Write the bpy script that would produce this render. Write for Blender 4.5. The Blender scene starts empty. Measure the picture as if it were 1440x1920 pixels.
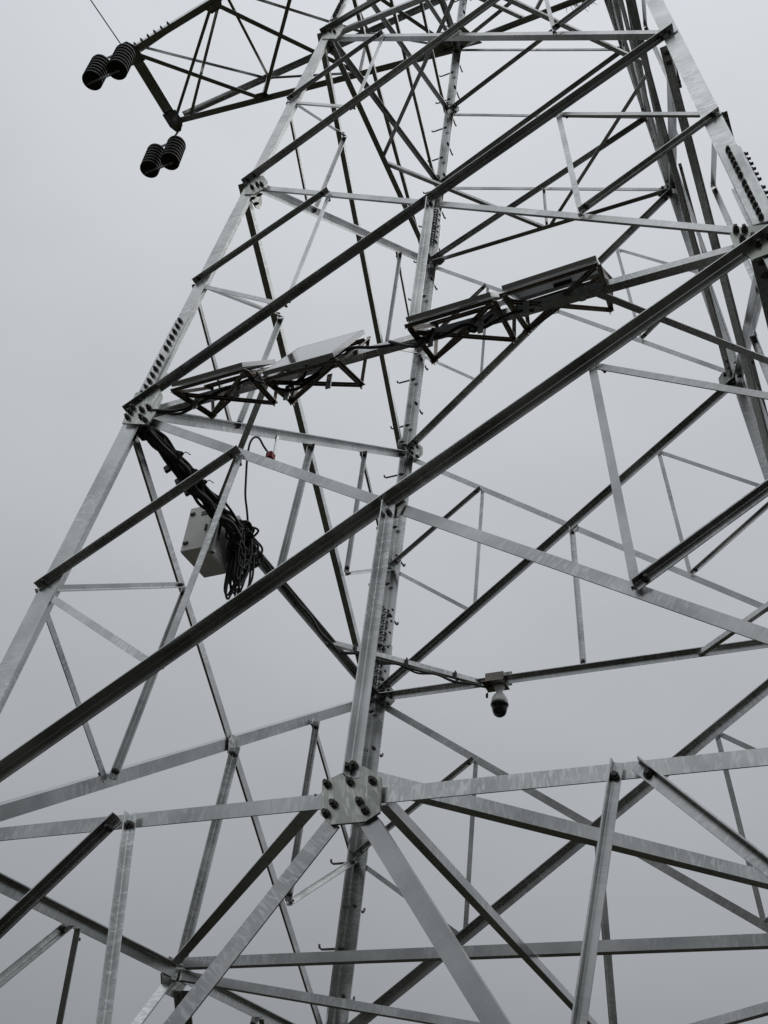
import bpy, bmesh, math, random
from mathutils import Vector, Matrix
random.seed(7)
scene = bpy.context.scene
COL = scene.collection
V = Vector

# ------------------------------------------------------------------ camera
W = 1.9                      # half width of the tower at the lower diaphragm (m)
H0 = 2.8321                  # height of the lower diaphragm above the ground
ZAP = 13.088                 # leg taper: legs meet at this height (units of W)
cam_d = bpy.data.cameras.new('camera')
cam = bpy.data.objects.new('camera', cam_d)
COL.objects.link(cam)
CAM = V((1.33851, -4.56098, 1.6))
RIGHT = V((0.91782979, 0.39025372, 0.07273591))
DOWN = V((-0.19478366, 0.60238117, -0.77407768))
FWD = V((-0.34590144, 0.69630378, 0.62889843))
FPX = 1808.04
cm = Matrix((RIGHT, -DOWN, -FWD)).transposed().to_4x4()
cm.translation = CAM
cam.matrix_world = cm
cam_d.sensor_fit = 'AUTO'
cam_d.sensor_width = 36.0
cam_d.lens = FPX / 1920.0 * 36.0
cam_d.clip_start = 0.05
cam_d.clip_end = 5000
scene.camera = cam
scene.render.resolution_x = 768
scene.render.resolution_y = 1024

# ------------------------------------------------------------------ sky: even overcast
SUN_EL, SUN_AZ = math.radians(70), math.radians(35)   # azimuth from +Y, clockwise
wd = bpy.data.worlds.new('World')
scene.world = wd
wd.use_nodes = True
nt = wd.node_tree
nt.nodes.clear()
def N(tree, typ, **kw):
    n = tree.nodes.new(typ)
    for k, v in kw.items():
        setattr(n, k, v)
    return n
wo = N(nt, 'ShaderNodeOutputWorld')
bg = N(nt, 'ShaderNodeBackground'); bg.inputs['Strength'].default_value = 0.10
sky = N(nt, 'ShaderNodeTexSky', sky_type='NISHITA', sun_disc=False)
sky.sun_elevation = SUN_EL; sky.sun_rotation = SUN_AZ
tc = N(nt, 'ShaderNodeTexCoord')
sx = N(nt, 'ShaderNodeSeparateXYZ')
nt.links.new(tc.outputs['Generated'], sx.inputs[0])
# overcast luminance rises from the horizon to the zenith: (1 + 2 sin e) / 3
m0 = N(nt, 'ShaderNodeMath', operation='MAXIMUM'); m0.inputs[1].default_value = 0.0
nt.links.new(sx.outputs['Z'], m0.inputs[0])
m1 = N(nt, 'ShaderNodeMath', operation='MULTIPLY_ADD'); m1.inputs[1].default_value = 0.72; m1.inputs[2].default_value = 0.28
nt.links.new(m0.outputs[0], m1.inputs[0])
# soft cloud structure
mp = N(nt, 'ShaderNodeMapping'); mp.inputs['Scale'].default_value = (1.0, 1.0, 2.2)
nt.links.new(tc.outputs['Generated'], mp.inputs[0])
nz = N(nt, 'ShaderNodeTexNoise'); nz.inputs['Scale'].default_value = 1.7; nz.inputs['Detail'].default_value = 4.0; nz.inputs['Roughness'].default_value = 0.5
nt.links.new(mp.outputs[0], nz.inputs['Vector'])
mr = N(nt, 'ShaderNodeMapRange'); mr.inputs['From Min'].default_value = 0.25; mr.inputs['From Max'].default_value = 0.75
mr.inputs['To Min'].default_value = 0.90; mr.inputs['To Max'].default_value = 1.09
nt.links.new(nz.outputs['Fac'], mr.inputs['Value'])
m2 = N(nt, 'ShaderNodeMath', operation='MULTIPLY')
nt.links.new(m1.outputs[0], m2.inputs[0]); nt.links.new(mr.outputs[0], m2.inputs[1])
deck = N(nt, 'ShaderNodeMix', data_type='RGBA', blend_type='MULTIPLY'); deck.inputs['Factor'].default_value = 1.0
deck.inputs['A'].default_value = (7.12, 7.42, 7.78, 1)
nt.links.new(m2.outputs[0], deck.inputs['B'])
mixs = N(nt, 'ShaderNodeMix', data_type='RGBA'); mixs.inputs['Factor'].default_value = 0.965
nt.links.new(sky.outputs[0], mixs.inputs['A']); nt.links.new(deck.outputs['Result'], mixs.inputs['B'])
nt.links.new(mixs.outputs['Result'], bg.inputs['Color'])
nt.links.new(bg.outputs[0], wo.inputs['Surface'])

# ------------------------------------------------------------------ sun behind the cloud deck
sd = bpy.data.lights.new('sun', 'SUN')
sd.energy = 0.6; sd.angle = math.radians(60); sd.color = (1.0, 0.975, 0.94)
so = bpy.data.objects.new('sun', sd); COL.objects.link(so)
sdir = V((math.sin(SUN_AZ) * math.cos(SUN_EL), math.cos(SUN_AZ) * math.cos(SUN_EL), math.sin(SUN_EL)))
so.rotation_euler = sdir.to_track_quat('Z', 'Y').to_euler()
so.location = (0, -20, 40)

scene.view_settings.view_transform = 'Standard'
scene.view_settings.look = 'None'
scene.view_settings.exposure = 0.0
scene.view_settings.gamma = 1.0
scene.view_settings.use_curve_mapping = False

# ------------------------------------------------------------------ materials
def new_mat(name):
    m = bpy.data.materials.new(name); m.use_nodes = True
    t = m.node_tree
    return m, t, t.nodes['Principled BSDF']

def steel_material(name, lo, hi, metallic=0.93, rough=(0.21, 0.34), spangle=0.75):
    m, t, b = new_mat(name)
    tc = N(t, 'ShaderNodeTexCoord'); oi = N(t, 'ShaderNodeObjectInfo')
    add = N(t, 'ShaderNodeVectorMath', operation='ADD')
    sc = N(t, 'ShaderNodeMath', operation='MULTIPLY'); sc.inputs[1].default_value = 37.0
    t.links.new(oi.outputs['Random'], sc.inputs[0])
    t.links.new(tc.outputs['Object'], add.inputs[0]); t.links.new(sc.outputs[0], add.inputs[1])
    # broad weathering along the bar
    n1 = N(t, 'ShaderNodeTexNoise'); n1.inputs['Scale'].default_value = 3.5; n1.inputs['Detail'].default_value = 4; n1.inputs['Roughness'].default_value = 0.55
    t.links.new(add.outputs[0], n1.inputs['Vector'])
    # zinc runs across the bar
    mp = N(t, 'ShaderNodeMapping'); mp.inputs['Scale'].default_value = (33, 9, 9); mp.inputs['Rotation'].default_value = (0, 0, 0.3)
    t.links.new(add.outputs[0], mp.inputs[0])
    n2 = N(t, 'ShaderNodeTexNoise'); n2.inputs['Scale'].default_value = 1.6; n2.inputs['Detail'].default_value = 2; n2.inputs['Roughness'].default_value = 0.5; n2.inputs['Distortion'].default_value = 1.2
    t.links.new(mp.outputs[0], n2.inputs['Vector'])
    r2 = N(t, 'ShaderNodeMapRange'); r2.inputs['From Min'].default_value = 0.48; r2.inputs['From Max'].default_value = 0.66
    t.links.new(n2.outputs['Fac'], r2.inputs['Value'])
    # where the runs show
    n3 = N(t, 'ShaderNodeTexNoise'); n3.inputs['Scale'].default_value = 1.3; n3.inputs['Detail'].default_value = 2
    t.links.new(add.outputs[0], n3.inputs['Vector'])
    r3 = N(t, 'ShaderNodeMapRange'); r3.inputs['From Min'].default_value = 0.36; r3.inputs['From Max'].default_value = 0.58
    t.links.new(n3.outputs['Fac'], r3.inputs['Value'])
    ml = N(t, 'ShaderNodeMath', operation='MULTIPLY')
    t.links.new(r2.outputs[0], ml.inputs[0]); t.links.new(r3.outputs[0], ml.inputs[1])
    cr = N(t, 'ShaderNodeValToRGB')
    cr.color_ramp.elements[0].position = 0.3; cr.color_ramp.elements[0].color = (*lo, 1)
    cr.color_ramp.elements[1].position = 0.72; cr.color_ramp.elements[1].color = (*hi, 1)
    t.links.new(n1.outputs['Fac'], cr.inputs[0])
    mx = N(t, 'ShaderNodeMix', data_type='RGBA', blend_type='SCREEN')
    k = N(t, 'ShaderNodeMath', operation='MULTIPLY'); k.inputs[1].default_value = spangle
    t.links.new(ml.outputs[0], k.inputs[0]); t.links.new(k.outputs[0], mx.inputs['Factor'])
    t.links.new(cr.outputs[0], mx.inputs['A']); mx.inputs['B'].default_value = (0.62, 0.63, 0.61, 1)
    hs = N(t, 'ShaderNodeHueSaturation')
    vr = N(t, 'ShaderNodeMapRange'); vr.inputs['To Min'].default_value = 0.74; vr.inputs['To Max'].default_value = 1.1
    t.links.new(oi.outputs['Random'], vr.inputs['Value']); t.links.new(vr.outputs[0], hs.inputs['Value'])
    t.links.new(mx.outputs['Result'], hs.inputs['Color']); t.links.new(hs.outputs[0], b.inputs['Base Color'])
    rr = N(t, 'ShaderNodeMapRange'); rr.inputs['To Min'].default_value = rough[0]; rr.inputs['To Max'].default_value = rough[1]
    t.links.new(n1.outputs['Fac'], rr.inputs['Value']); t.links.new(rr.outputs[0], b.inputs['Roughness'])
    b.inputs['Metallic'].default_value = metallic
    return m

def plain(name, col, rough=0.5, metallic=0.0, var=0.25, scale=12.0, coat=0.0, spec=0.5):
    m, t, b = new_mat(name)
    tc = N(t, 'ShaderNodeTexCoord')
    n1 = N(t, 'ShaderNodeTexNoise'); n1.inputs['Scale'].default_value = scale; n1.inputs['Detail'].default_value = 5
    t.links.new(tc.outputs['Object'], n1.inputs['Vector'])
    cr = N(t, 'ShaderNodeValToRGB')
    cr.color_ramp.elements[0].position = 0.3; cr.color_ramp.elements[0].color = (*[c * (1 - var) for c in col], 1)
    cr.color_ramp.elements[1].position = 0.7; cr.color_ramp.elements[1].color = (*[min(1, c * (1 + var)) for c in col], 1)
    t.links.new(n1.outputs['Fac'], cr.inputs[0]); t.links.new(cr.outputs[0], b.inputs['Base Color'])
    b.inputs['Roughness'].default_value = rough; b.inputs['Metallic'].default_value = metallic
    b.inputs['Coat Weight'].default_value = coat
    b.inputs['Specular IOR Level'].default_value = spec
    return m

M = {}
M['steel'] = steel_material('galvanised_steel', (0.43, 0.445, 0.44), (0.74, 0.75, 0.74))
M['plate'] = steel_material('galvanised_plate', (0.22, 0.24, 0.21), (0.50, 0.52, 0.47), spangle=1.0)
M['bolt'] = plain('dark_bolt_steel', (0.10, 0.098, 0.09), 0.55, 0.4, 0.4, 60)
M['rack'] = steel_material('rack_steel', (0.22, 0.19, 0.165), (0.33, 0.29, 0.25), spangle=0.15)
M['cable'] = plain('black_rubber', (0.018, 0.018, 0.018), 0.55, 0, 0.3, 30)
M['box'] = plain('white_box_paint', (0.88, 0.87, 0.83), 0.35, 0, 0.06, 9)
M['white'] = plain('white_plastic', (0.78, 0.78, 0.76), 0.35, 0, 0.05, 20)
M['black'] = plain('black_dome', (0.012, 0.012, 0.014), 0.12, 0, 0.1, 20)
M['red'] = plain('red_plastic', (0.30, 0.012, 0.018), 0.5, 0, 0.2, 40)
M['porcelain'] = plain('insulator_glaze', (0.04, 0.038, 0.036), 0.55, 0, 0.25, 25)
M['alu'] = plain('aluminium_frame', (0.62, 0.63, 0.64), 0.35, 0.4, 0.06, 30)
M['backsheet'] = plain('panel_backsheet', (0.42, 0.45, 0.47), 0.5, 0, 0.08, 10)
M['glass'] = plain('solar_glass', (0.055, 0.06, 0.075), 0.12, 0, 0.15, 6, coat=0.5, spec=0.8)
M['label'] = plain('label_dark', (0.10, 0.10, 0.10), 0.5, 0, 0.2, 60)
M['wire'] = plain('stranded_wire', (0.20, 0.20, 0.21), 0.5, 0.5, 0.1, 60)
M['twig'] = plain('dry_straw', (0.16, 0.12, 0.07), 0.9, 0, 0.4, 40)
M['concrete'] = plain('footing_concrete', (0.32, 0.31, 0.29), 0.9, 0, 0.2, 6)

def ground_material():
    m, t, b = new_mat('rough_earth')
    tc = N(t, 'ShaderNodeTexCoord')
    n1 = N(t, 'ShaderNodeTexNoise'); n1.inputs['Scale'].default_value = 0.6; n1.inputs['Detail'].default_value = 8
    n2 = N(t, 'ShaderNodeTexNoise'); n2.inputs['Scale'].default_value = 9.0; n2.inputs['Detail'].default_value = 6
    t.links.new(tc.outputs['Object'], n1.inputs['Vector']); t.links.new(tc.outputs['Object'], n2.inputs['Vector'])
    c = N(t, 'ShaderNodeValToRGB')
    c.color_ramp.elements[0].position = 0.35; c.color_ramp.elements[0].color = (0.030, 0.023, 0.016, 1)
    c.color_ramp.elements[1].position = 0.65; c.color_ramp.elements[1].color = (0.024, 0.027, 0.014, 1)
    t.links.new(n1.outputs['Fac'], c.inputs[0])
    mx = N(t, 'ShaderNodeMix', data_type='RGBA', blend_type='MULTIPLY'); mx.inputs['Factor'].default_value = 0.5
    t.links.new(c.outputs[0], mx.inputs['A']); t.links.new(n2.outputs['Color'], mx.inputs['B'])
    t.links.new(mx.outputs['Result'], b.inputs['Base Color'])
    b.inputs['Roughness'].default_value = 1.0; b.inputs['Specular IOR Level'].default_value = 0.1
    return m
M['ground'] = ground_material()

# ------------------------------------------------------------------ helpers
def G(x, y, z):
    """tower units (half widths above the lower diaphragm) to metres"""
    return V((x * W, y * W, z * W + H0))
SGN = {'A': (-1, -1), 'B': (1, -1), 'C': (-1, 1), 'D': (1, 1)}
def leg_pt(n, z):
    w = 1 - z / ZAP
    return G(SGN[n][0] * w, SGN[n][1] * w, z)
TLEG = 0.012
NRM = {'F': V((0, -1, 1 / ZAP)).normalized(), 'K': V((0, 1, 1 / ZAP)).normalized(),
       'S': V((-1, 0, 1 / ZAP)).normalized(), 'T': V((1, 0, 1 / ZAP)).normalized()}
LEGS_OF = {'F': 'AB', 'K': 'CD', 'S': 'AC', 'T': 'BD'}

def link_mesh(name, me, mat, parent=None, mw=None):
    o = bpy.data.objects.new(name, me)
    if mat is not None and not me.materials:
        me.materials.append(mat)
    COL.objects.link(o)
    if parent is not None:
        o.parent = parent
        pm = WM.get(parent.name, Matrix.Identity(4))
    else:
        pm = Matrix.Identity(4)
    mw = mw if mw is not None else Matrix.Identity(4)
    o.matrix_local = pm.inverted() @ mw
    WM[o.name] = mw.copy()
    return o
WM = {}

def thing(name, label, cat, loc=(0, 0, 0), group=None):
    o = bpy.data.objects.new(name, None); COL.objects.link(o)
    o.location = loc; o.empty_display_size = 0.2
    WM[o.name] = Matrix.Translation(V(loc))
    o['label'] = label; o['category'] = cat
    if group: o['group'] = group
    return o

def pydata(verts, faces):
    me = bpy.data.meshes.new('mesh')
    me.from_pydata([tuple(v) for v in verts], [], faces); me.update()
    return me

def extrude_profile(prof, L):
    """prof: list of (y, z); extruded along local x from 0 to L"""
    n = len(prof)
    vs = [(0, a, b) for a, b in prof] + [(L, a, b) for a, b in prof]
    fs = [tuple(range(n - 1, -1, -1)), tuple(range(n, 2 * n))]
    for i in range(n):
        j = (i + 1) % n
        fs.append((i, j, n + j, n + i))
    me = pydata(vs, fs)
    bm = bmesh.new(); bm.from_mesh(me); bmesh.ops.recalc_face_normals(bm, faces=bm.faces); bm.to_mesh(me); bm.free()
    return me

COUNT = [0]
BOLTS = []     # (matrix, parent)
def angle(name, P, Q, n, b, t=None, side='in', edge='top', parent=None, mat='steel', ref=V((0, 0, 1)), trim=(0, 0), shift=0.0, bolts=(0, 0)):
    """rolled steel angle from P to Q. n: outward normal of the face it lies in. side: out | in | gap.
    edge: which long edge carries the standing flange, towards ref (top) or away (bot)."""
    P, Q = V(P), V(Q)
    u = (Q - P).normalized()
    P = P + u * trim[0]; Q = Q - u * trim[1]
    L = (Q - P).length
    n = (n - u * n.dot(u)).normalized()
    v = n.cross(u)
    if v.dot(ref) < 0: v = -v
    if t is None: t = max(0.005, b * 0.095)
    COUNT[0] += 1
    jit = (COUNT[0] % 7) * 0.0005
    if side == 'out':
        o, s = 0.0015 + jit, 1
    elif side == 'in':
        o, s = -(TLEG + 0.0015 + jit), -1
    elif side == 'gap':
        o, s = -0.0035 - jit * 0.5, -1
    o += shift * s
    # frame: x = u, y = v (or -v), z = s*n
    yy = v if edge == 'top' else -v
    zz = n * s
    h = b / 2
    r = t * 0.9
    prof = [(-h, 0), (h, 0), (h, b), (h - t, b), (h - t, t + r), (h - t - r * .3, t + r * .3), (h - t - r, t), (-h, t)]
    me = extrude_profile(prof, L)
    mw = Matrix((u, yy, zz)).transposed().to_4x4()
    mw.translation = P + n * o
    if mw.determinant() < 0:
        # mirror the profile instead of the frame
        bm = bmesh.new(); bm.from_mesh(me)
        for vv in bm.verts: vv.co.y = -vv.co.y
        bmesh.ops.recalc_face_normals(bm, faces=bm.faces); bm.to_mesh(me); bm.free()
        mw = Matrix((u, -yy, zz)).transposed().to_4x4(); mw.translation = P + n * o
    ob = link_mesh(name, me, M[mat], parent, mw)
    for end, k in ((0, bolts[0]), (1, bolts[1])):
        for i in range(k):
            d = 0.045 + i * 0.06
            pos = (P + u * d) if end == 0 else (Q - u * d)
            # bolt passes through the flat flange, nut side towards the standing flange
            bp = pos + n * (o + s * t)
            BOLTS.append((bolt_matrix(bp, zz, 1.0 if b > 0.05 else 0.8), ob))
    return ob

def bolt_matrix(pos, direction, s=1.0):
    q = V(direction).normalized().to_track_quat('Z', 'Y').to_matrix().to_4x4()
    q = q @ Matrix.Rotation(random.uniform(0, 1.0), 4, 'Z')
    m = Matrix.Translation(V(pos)) @ q @ Matrix.Diagonal((s, s, s, 1))
    return m

def bolt_mesh():
    bm = bmesh.new()
    def ring(r, z, n=6):
        return [bm.verts.new((r * math.cos(i * 2 * math.pi / n), r * math.sin(i * 2 * math.pi / n), z)) for i in range(n)]
    def tube(rs):
        rings = [ring(r, z) for r, z in rs]
        for a, b in zip(rings, rings[1:]):
            for i in range(6):
                bm.faces.new((a[i], a[(i + 1) % 6], b[(i + 1) % 6], b[i]))
        bm.faces.new(rings[-1]); bm.faces.new(rings[0][::-1])
    tube([(0.0155, 0), (0.0155, 0.015), (0.0095, 0.0155), (0.0095, 0.030)])
    bmesh.ops.recalc_face_normals(bm, faces=bm.faces)
    me = bpy.data.meshes.new('bolt'); bm.to_mesh(me); bm.free()
    return me
BOLT = bolt_mesh(); BOLT.materials.append(M['bolt'])

def plate(name, pts, n, th, off, parent, mat='plate'):
    """flat plate from outline points (world), thickness th, offset along n"""
    n = V(n).normalized()
    c = sum((V(p) for p in pts), V()) / len(pts)
    u = (V(pts[1]) - V(pts[0])).normalized(); u = (u - n * u.dot(n)).normalized(); v = n.cross(u)
    prof = [((V(p) - c).dot(u), (V(p) - c).dot(v)) for p in pts]
    k = len(prof)
    vs = [(a, b, 0) for a, b in prof] + [(a, b, th) for a, b in prof]
    fs = [tuple(range(k)), tuple(range(2 * k - 1, k - 1, -1))] + [(i, k + i, k + (i + 1) % k, (i + 1) % k) for i in range(k)]
    me = pydata(vs, fs)
    bm = bmesh.new(); bm.from_mesh(me); bmesh.ops.recalc_face_normals(bm, faces=bm.faces)
    bm.to_mesh(me); bm.free()
    mw = Matrix((u, v, n)).transposed().to_4x4(); mw.translation = c + n * off
    return link_mesh(name, me, M[mat], parent, mw)

def tube_mesh(pts, r, sides=8, caps=True):
    pts = [V(p) for p in pts]
    bm = bmesh.new(); rings = []
    up = V((0.31, 0.17, 0.93)).normalized()
    for i, p in enumerate(pts):
        d = (pts[min(i + 1, len(pts) - 1)] - pts[max(i - 1, 0)]).normalized()
        a = d.cross(up)
        if a.length < 1e-3: a = d.cross(V((1, 0, 0)))
        a.normalize(); b = d.cross(a)
        rr = r[i] if isinstance(r, (list, tuple)) else r
        rings.append([bm.verts.new(p + (a * math.cos(k * 2 * math.pi / sides) + b * math.sin(k * 2 * math.pi / sides)) * rr) for k in range(sides)])
    for x, y in zip(rings, rings[1:]):
        for k in range(sides):
            f = bm.faces.new((x[k], x[(k + 1) % sides], y[(k + 1) % sides], y[k])); f.smooth = True
    if caps:
        bm.faces.new(rings[0][::-1]); bm.faces.new(rings[-1])
    bmesh.ops.recalc_face_normals(bm, faces=bm.faces)
    me = bpy.data.meshes.new('tube'); bm.to_mesh(me); bm.free()
    return me

def smooth_path(pts, n=6):
    pts = [V(p) for p in pts]
    out = []
    for i in range(len(pts) - 1):
        p0 = pts[max(i - 1, 0)]; p1 = pts[i]; p2 = pts[i + 1]; p3 = pts[min(i + 2, len(pts) - 1)]
        for k in range(n):
            t = k / n
            out.append(0.5 * ((2 * p1) + (p2 - p0) * t + (2 * p0 - 5 * p1 + 4 * p2 - p3) * t * t + (3 * p1 - p0 - 3 * p2 + p3) * t ** 3))
    out.append(pts[-1])
    return out

def lathe_mesh(prof, sides=20, smooth=True):
    bm = bmesh.new(); rings = []
    for r, z in prof:
        rings.append([bm.verts.new((max(r, 1e-4) * math.cos(k * 2 * math.pi / sides), max(r, 1e-4) * math.sin(k * 2 * math.pi / sides), z)) for k in range(sides)])
    for x, y in zip(rings, rings[1:]):
        for k in range(sides):
            f = bm.faces.new((x[k], x[(k + 1) % sides], y[(k + 1) % sides], y[k])); f.smooth = smooth
    bm.faces.new(rings[0][::-1]); bm.faces.new(rings[-1])
    bmesh.ops.recalc_face_normals(bm, faces=bm.faces)
    me = bpy.data.meshes.new('lathe'); bm.to_mesh(me); bm.free()
    return me

def box_mesh(sx_, sy_, sz_, bev=0.0):
    bm = bmesh.new()
    bmesh.ops.create_cube(bm, size=1.0)
    for v in bm.verts: v.co = V((v.co.x * sx_, v.co.y * sy_, v.co.z * sz_))
    if bev: bmesh.ops.bevel(bm, geom=list(bm.edges), offset=bev, segments=2, affect='EDGES')
    me = bpy.data.meshes.new('box'); bm.to_mesh(me); bm.free()
    return me

def on_plane(px, py, n, p0):
    """point of the tower that the survey photo shows at (px, py) on the plane through p0"""
    d = RIGHT * ((px - 720) / FPX) + DOWN * ((py - 960) / FPX) + FWD
    t = (V(p0) - CAM).dot(n) / d.dot(n)
    return CAM + d * t

# ------------------------------------------------------------------ ground
bm = bmesh.new()
bmesh.ops.create_grid(bm, x_segments=60, y_segments=60, size=40)
for v in bm.verts:
    v.co.z = 0.05 * math.sin(v.co.x * 0.7) * math.cos(v.co.y * 0.6) - 0.06
outer = [e for e in bm.edges if e.is_boundary]
ret = bmesh.ops.extrude_edge_only(bm, edges=outer)
for v in [g for g in ret['geom'] if isinstance(g, bmesh.types.BMVert)]:
    v.co.x *= 60; v.co.y *= 60; v.co.z = -0.1
me = bpy.data.meshes.new('ground'); bm.to_mesh(me); bm.free()
g = link_mesh('ground', me, M['ground']); g['kind'] = 'structure'
# unseen slope, added behind the camera to darken low reflections in the steel
bm = bmesh.new()
NA, NR = 64, 14
rows = []
for j in range(NR + 1):
    r = 45 + 190 * j / NR
    row = []
    for i_ in range(NA + 1):
        a = math.radians(105 + 150 * i_ / NA)          # azimuth, clockwise from +Y
        f = min(1.0, max(0.0, (j / NR) * 1.5))
        h = 40 * f * f * (3 - 2 * f) * math.sin(math.pi * i_ / NA) ** 0.5 if 0 < i_ < NA else 0
        h += 3.0 * f * math.sin(i_ * 0.9 + j) * math.cos(i_ * 0.37 - j * 0.8)
        row.append(bm.verts.new((r * math.sin(a), r * math.cos(a), h - 0.4)))
    rows.append(row)
for a_, b_ in zip(rows, rows[1:]):
    for i_ in range(NA):
        bm.faces.new((a_[i_], a_[i_ + 1], b_[i_ + 1], b_[i_]))
me = bpy.data.meshes.new('added_shade_slope'); bm.to_mesh(me); bm.free()
hl = link_mesh('added_shade_slope', me, M['ground']); hl['kind'] = 'structure'

# ------------------------------------------------------------------ the tower
tower = thing('transmission_tower', 'tall grey galvanised steel lattice pylon filling the whole view from below', 'pylon')
Z = [0.0, 1.297, 2.583, 3.95, 4.63, 5.372, 6.11, 6.85, 7.6, 8.3]
ZFOOT = -1.53
ZTOP = 8.6
SPL = [(1.345, 1.735), (4.10, 4.42)]   # splices

# legs ------------------------------------------------------------
leg_obs = {}
def leg_section(n, z0, z1, b, t):
    sx_, sy_ = SGN[n]
    P0, P1 = leg_pt(n, z0), leg_pt(n, z1)
    u = (P1 - P0).normalized()
    prof = [(0, 0), (b, 0), (b, t), (t * 1.9, t), (t * 1.25, t * 1.25), (t, t * 1.9), (t, b), (0, b)]
    L = (P1 - P0).length
    # local x = up the leg
    xx = V((-sx_, 0, 0)); xx = (xx - u * xx.dot(u)).normalized()
    yy = V((0, -sy_, 0)); yy = (yy - u * yy.dot(u)); yy = (yy - xx * yy.dot(xx)).normalized()
    if u.cross(xx).dot(yy) < 0:
        xx, yy = yy, xx
    me = extrude_profile(prof, L)
    mw = Matrix((u, xx, yy)).transposed().to_4x4(); mw.translation = P0
    o = link_mesh('leg', me, M['steel'], tower, mw)
    leg_obs.setdefault(n, []).append((z0, z1, o))
    return o
for n in 'ABCD':
    leg_section(n, -1.56, 1.54, 0.112, 0.012)
    leg_section(n, 1.545, 4.26, 0.098, 0.011)
    leg_section(n, 4.265, ZTOP, 0.085, 0.010)
def leg_at(n, z):
    for a, b_, o in leg_obs[n]:
        if a <= z <= b_: return o
    return leg_obs[n][-1][2]

# splice plates with their bolt rows --------------------------------
for (za, zb) in SPL:
    big = za < 3
    wd_ = 0.096 if big else 0.08
    for n in 'ABCD':
        sx_, sy_ = SGN[n]
        for axis in (0, 1):
            fc = {0: ('F' if sy_ < 0 else 'K'), 1: ('S' if sx_ < 0 else 'T')}[axis]
            nn = NRM[fc]
            inw = V((-sx_, 0, 0)) if axis == 0 else V((0, -sy_, 0))
            a, b_ = leg_pt(n, za), leg_pt(n, zb)
            pts = [a + inw * 0.004, a + inw * wd_, b_ + inw * wd_, b_ + inw * 0.004]
            pl = plate('splice_plate', pts, nn, 0.010, 0.0006, tower, 'steel')
            k = 13
            row = 0.55 if axis == 0 and n in 'AB' else 0.4
            for i in range(k):
                f = 0.05 + 0.9 * (i + (0.5 if i >= 7 else 0)) / (k - 0.5)
                p = a.lerp(b_, f) + inw * (wd_ * row)
                if n == 'A' and axis == 1:
                    BOLTS.append((bolt_matrix(p - nn * 0.0125, -nn, 0.8), pl))
                elif n in 'AB':
                    BOLTS.append((bolt_matrix(p + nn * 0.0105, nn, 0.85), pl))
                else:
                    BOLTS.append((bolt_matrix(p - nn * 0.0125, -nn, 0.55), pl))
                    if i % 2 == 0:
                        BOLTS.append((bolt_matrix(a.lerp(b_, f) + inw * (wd_ * 0.8) - nn * 0.0125, -nn, 0.55), pl))

# step bolts on the far left leg --------------------------------------
def step_mesh():
    pts = [V((0, 0, -0.03)), V((0, 0, 0.0)), V((0, 0, 0.08)), V((0, 0, 0.135)), V((0.012, 0, 0.152)), V((0.035, 0, 0.158))]
    return tube_mesh(pts, 0.0085, 8)
STEP = step_mesh(); STEP.materials.append(M['bolt'])
zz_ = -1.2; i = 0
while zz_ < ZTOP - 0.1:
    p = leg_pt('C', zz_)
    par = leg_at('C', zz_)
    if i % 2 == 0:
        d = V((-1, 0, 0)); pos = p + V((0, -0.05, 0)); upv = V((0, 0, 1))
    else:
        d = V((0, 1, 0)); pos = p + V((0.06, 0, 0)); upv = V((0, 0, 1))
    xx = upv; yy = d.cross(xx)
    mw = Matrix((xx, yy, d)).transposed().to_4x4(); mw.translation = pos
    link_mesh('step_bolt', STEP, None, par, mw)
    hm = bolt_matrix(pos - d * 0.0125, -d, 0.9)
    BOLTS.append((hm, par))
    zz_ += 0.152; i += 1

# faces ---------------------------------------------------------------
DIAG = [0.074, 0.064, 0.060, 0.050, 0.046, 0.044, 0.042, 0.040, 0.040]
REDU = [0.034, 0.031, 0.029]
FACEF = {'F': 0.70, 'K': 0.85, 'S': 0.92, 'T': 0.92}
def cross_pt(a0, a1, b0, b1):
    u, v, w = a1 - a0, b1 - b0, a0 - b0
    a, b, c, d, e = u.dot(u), u.dot(v), v.dot(v), u.dot(w), v.dot(w)
    return a0 + u * ((b * e - c * d) / (a * c - b * b))

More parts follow.
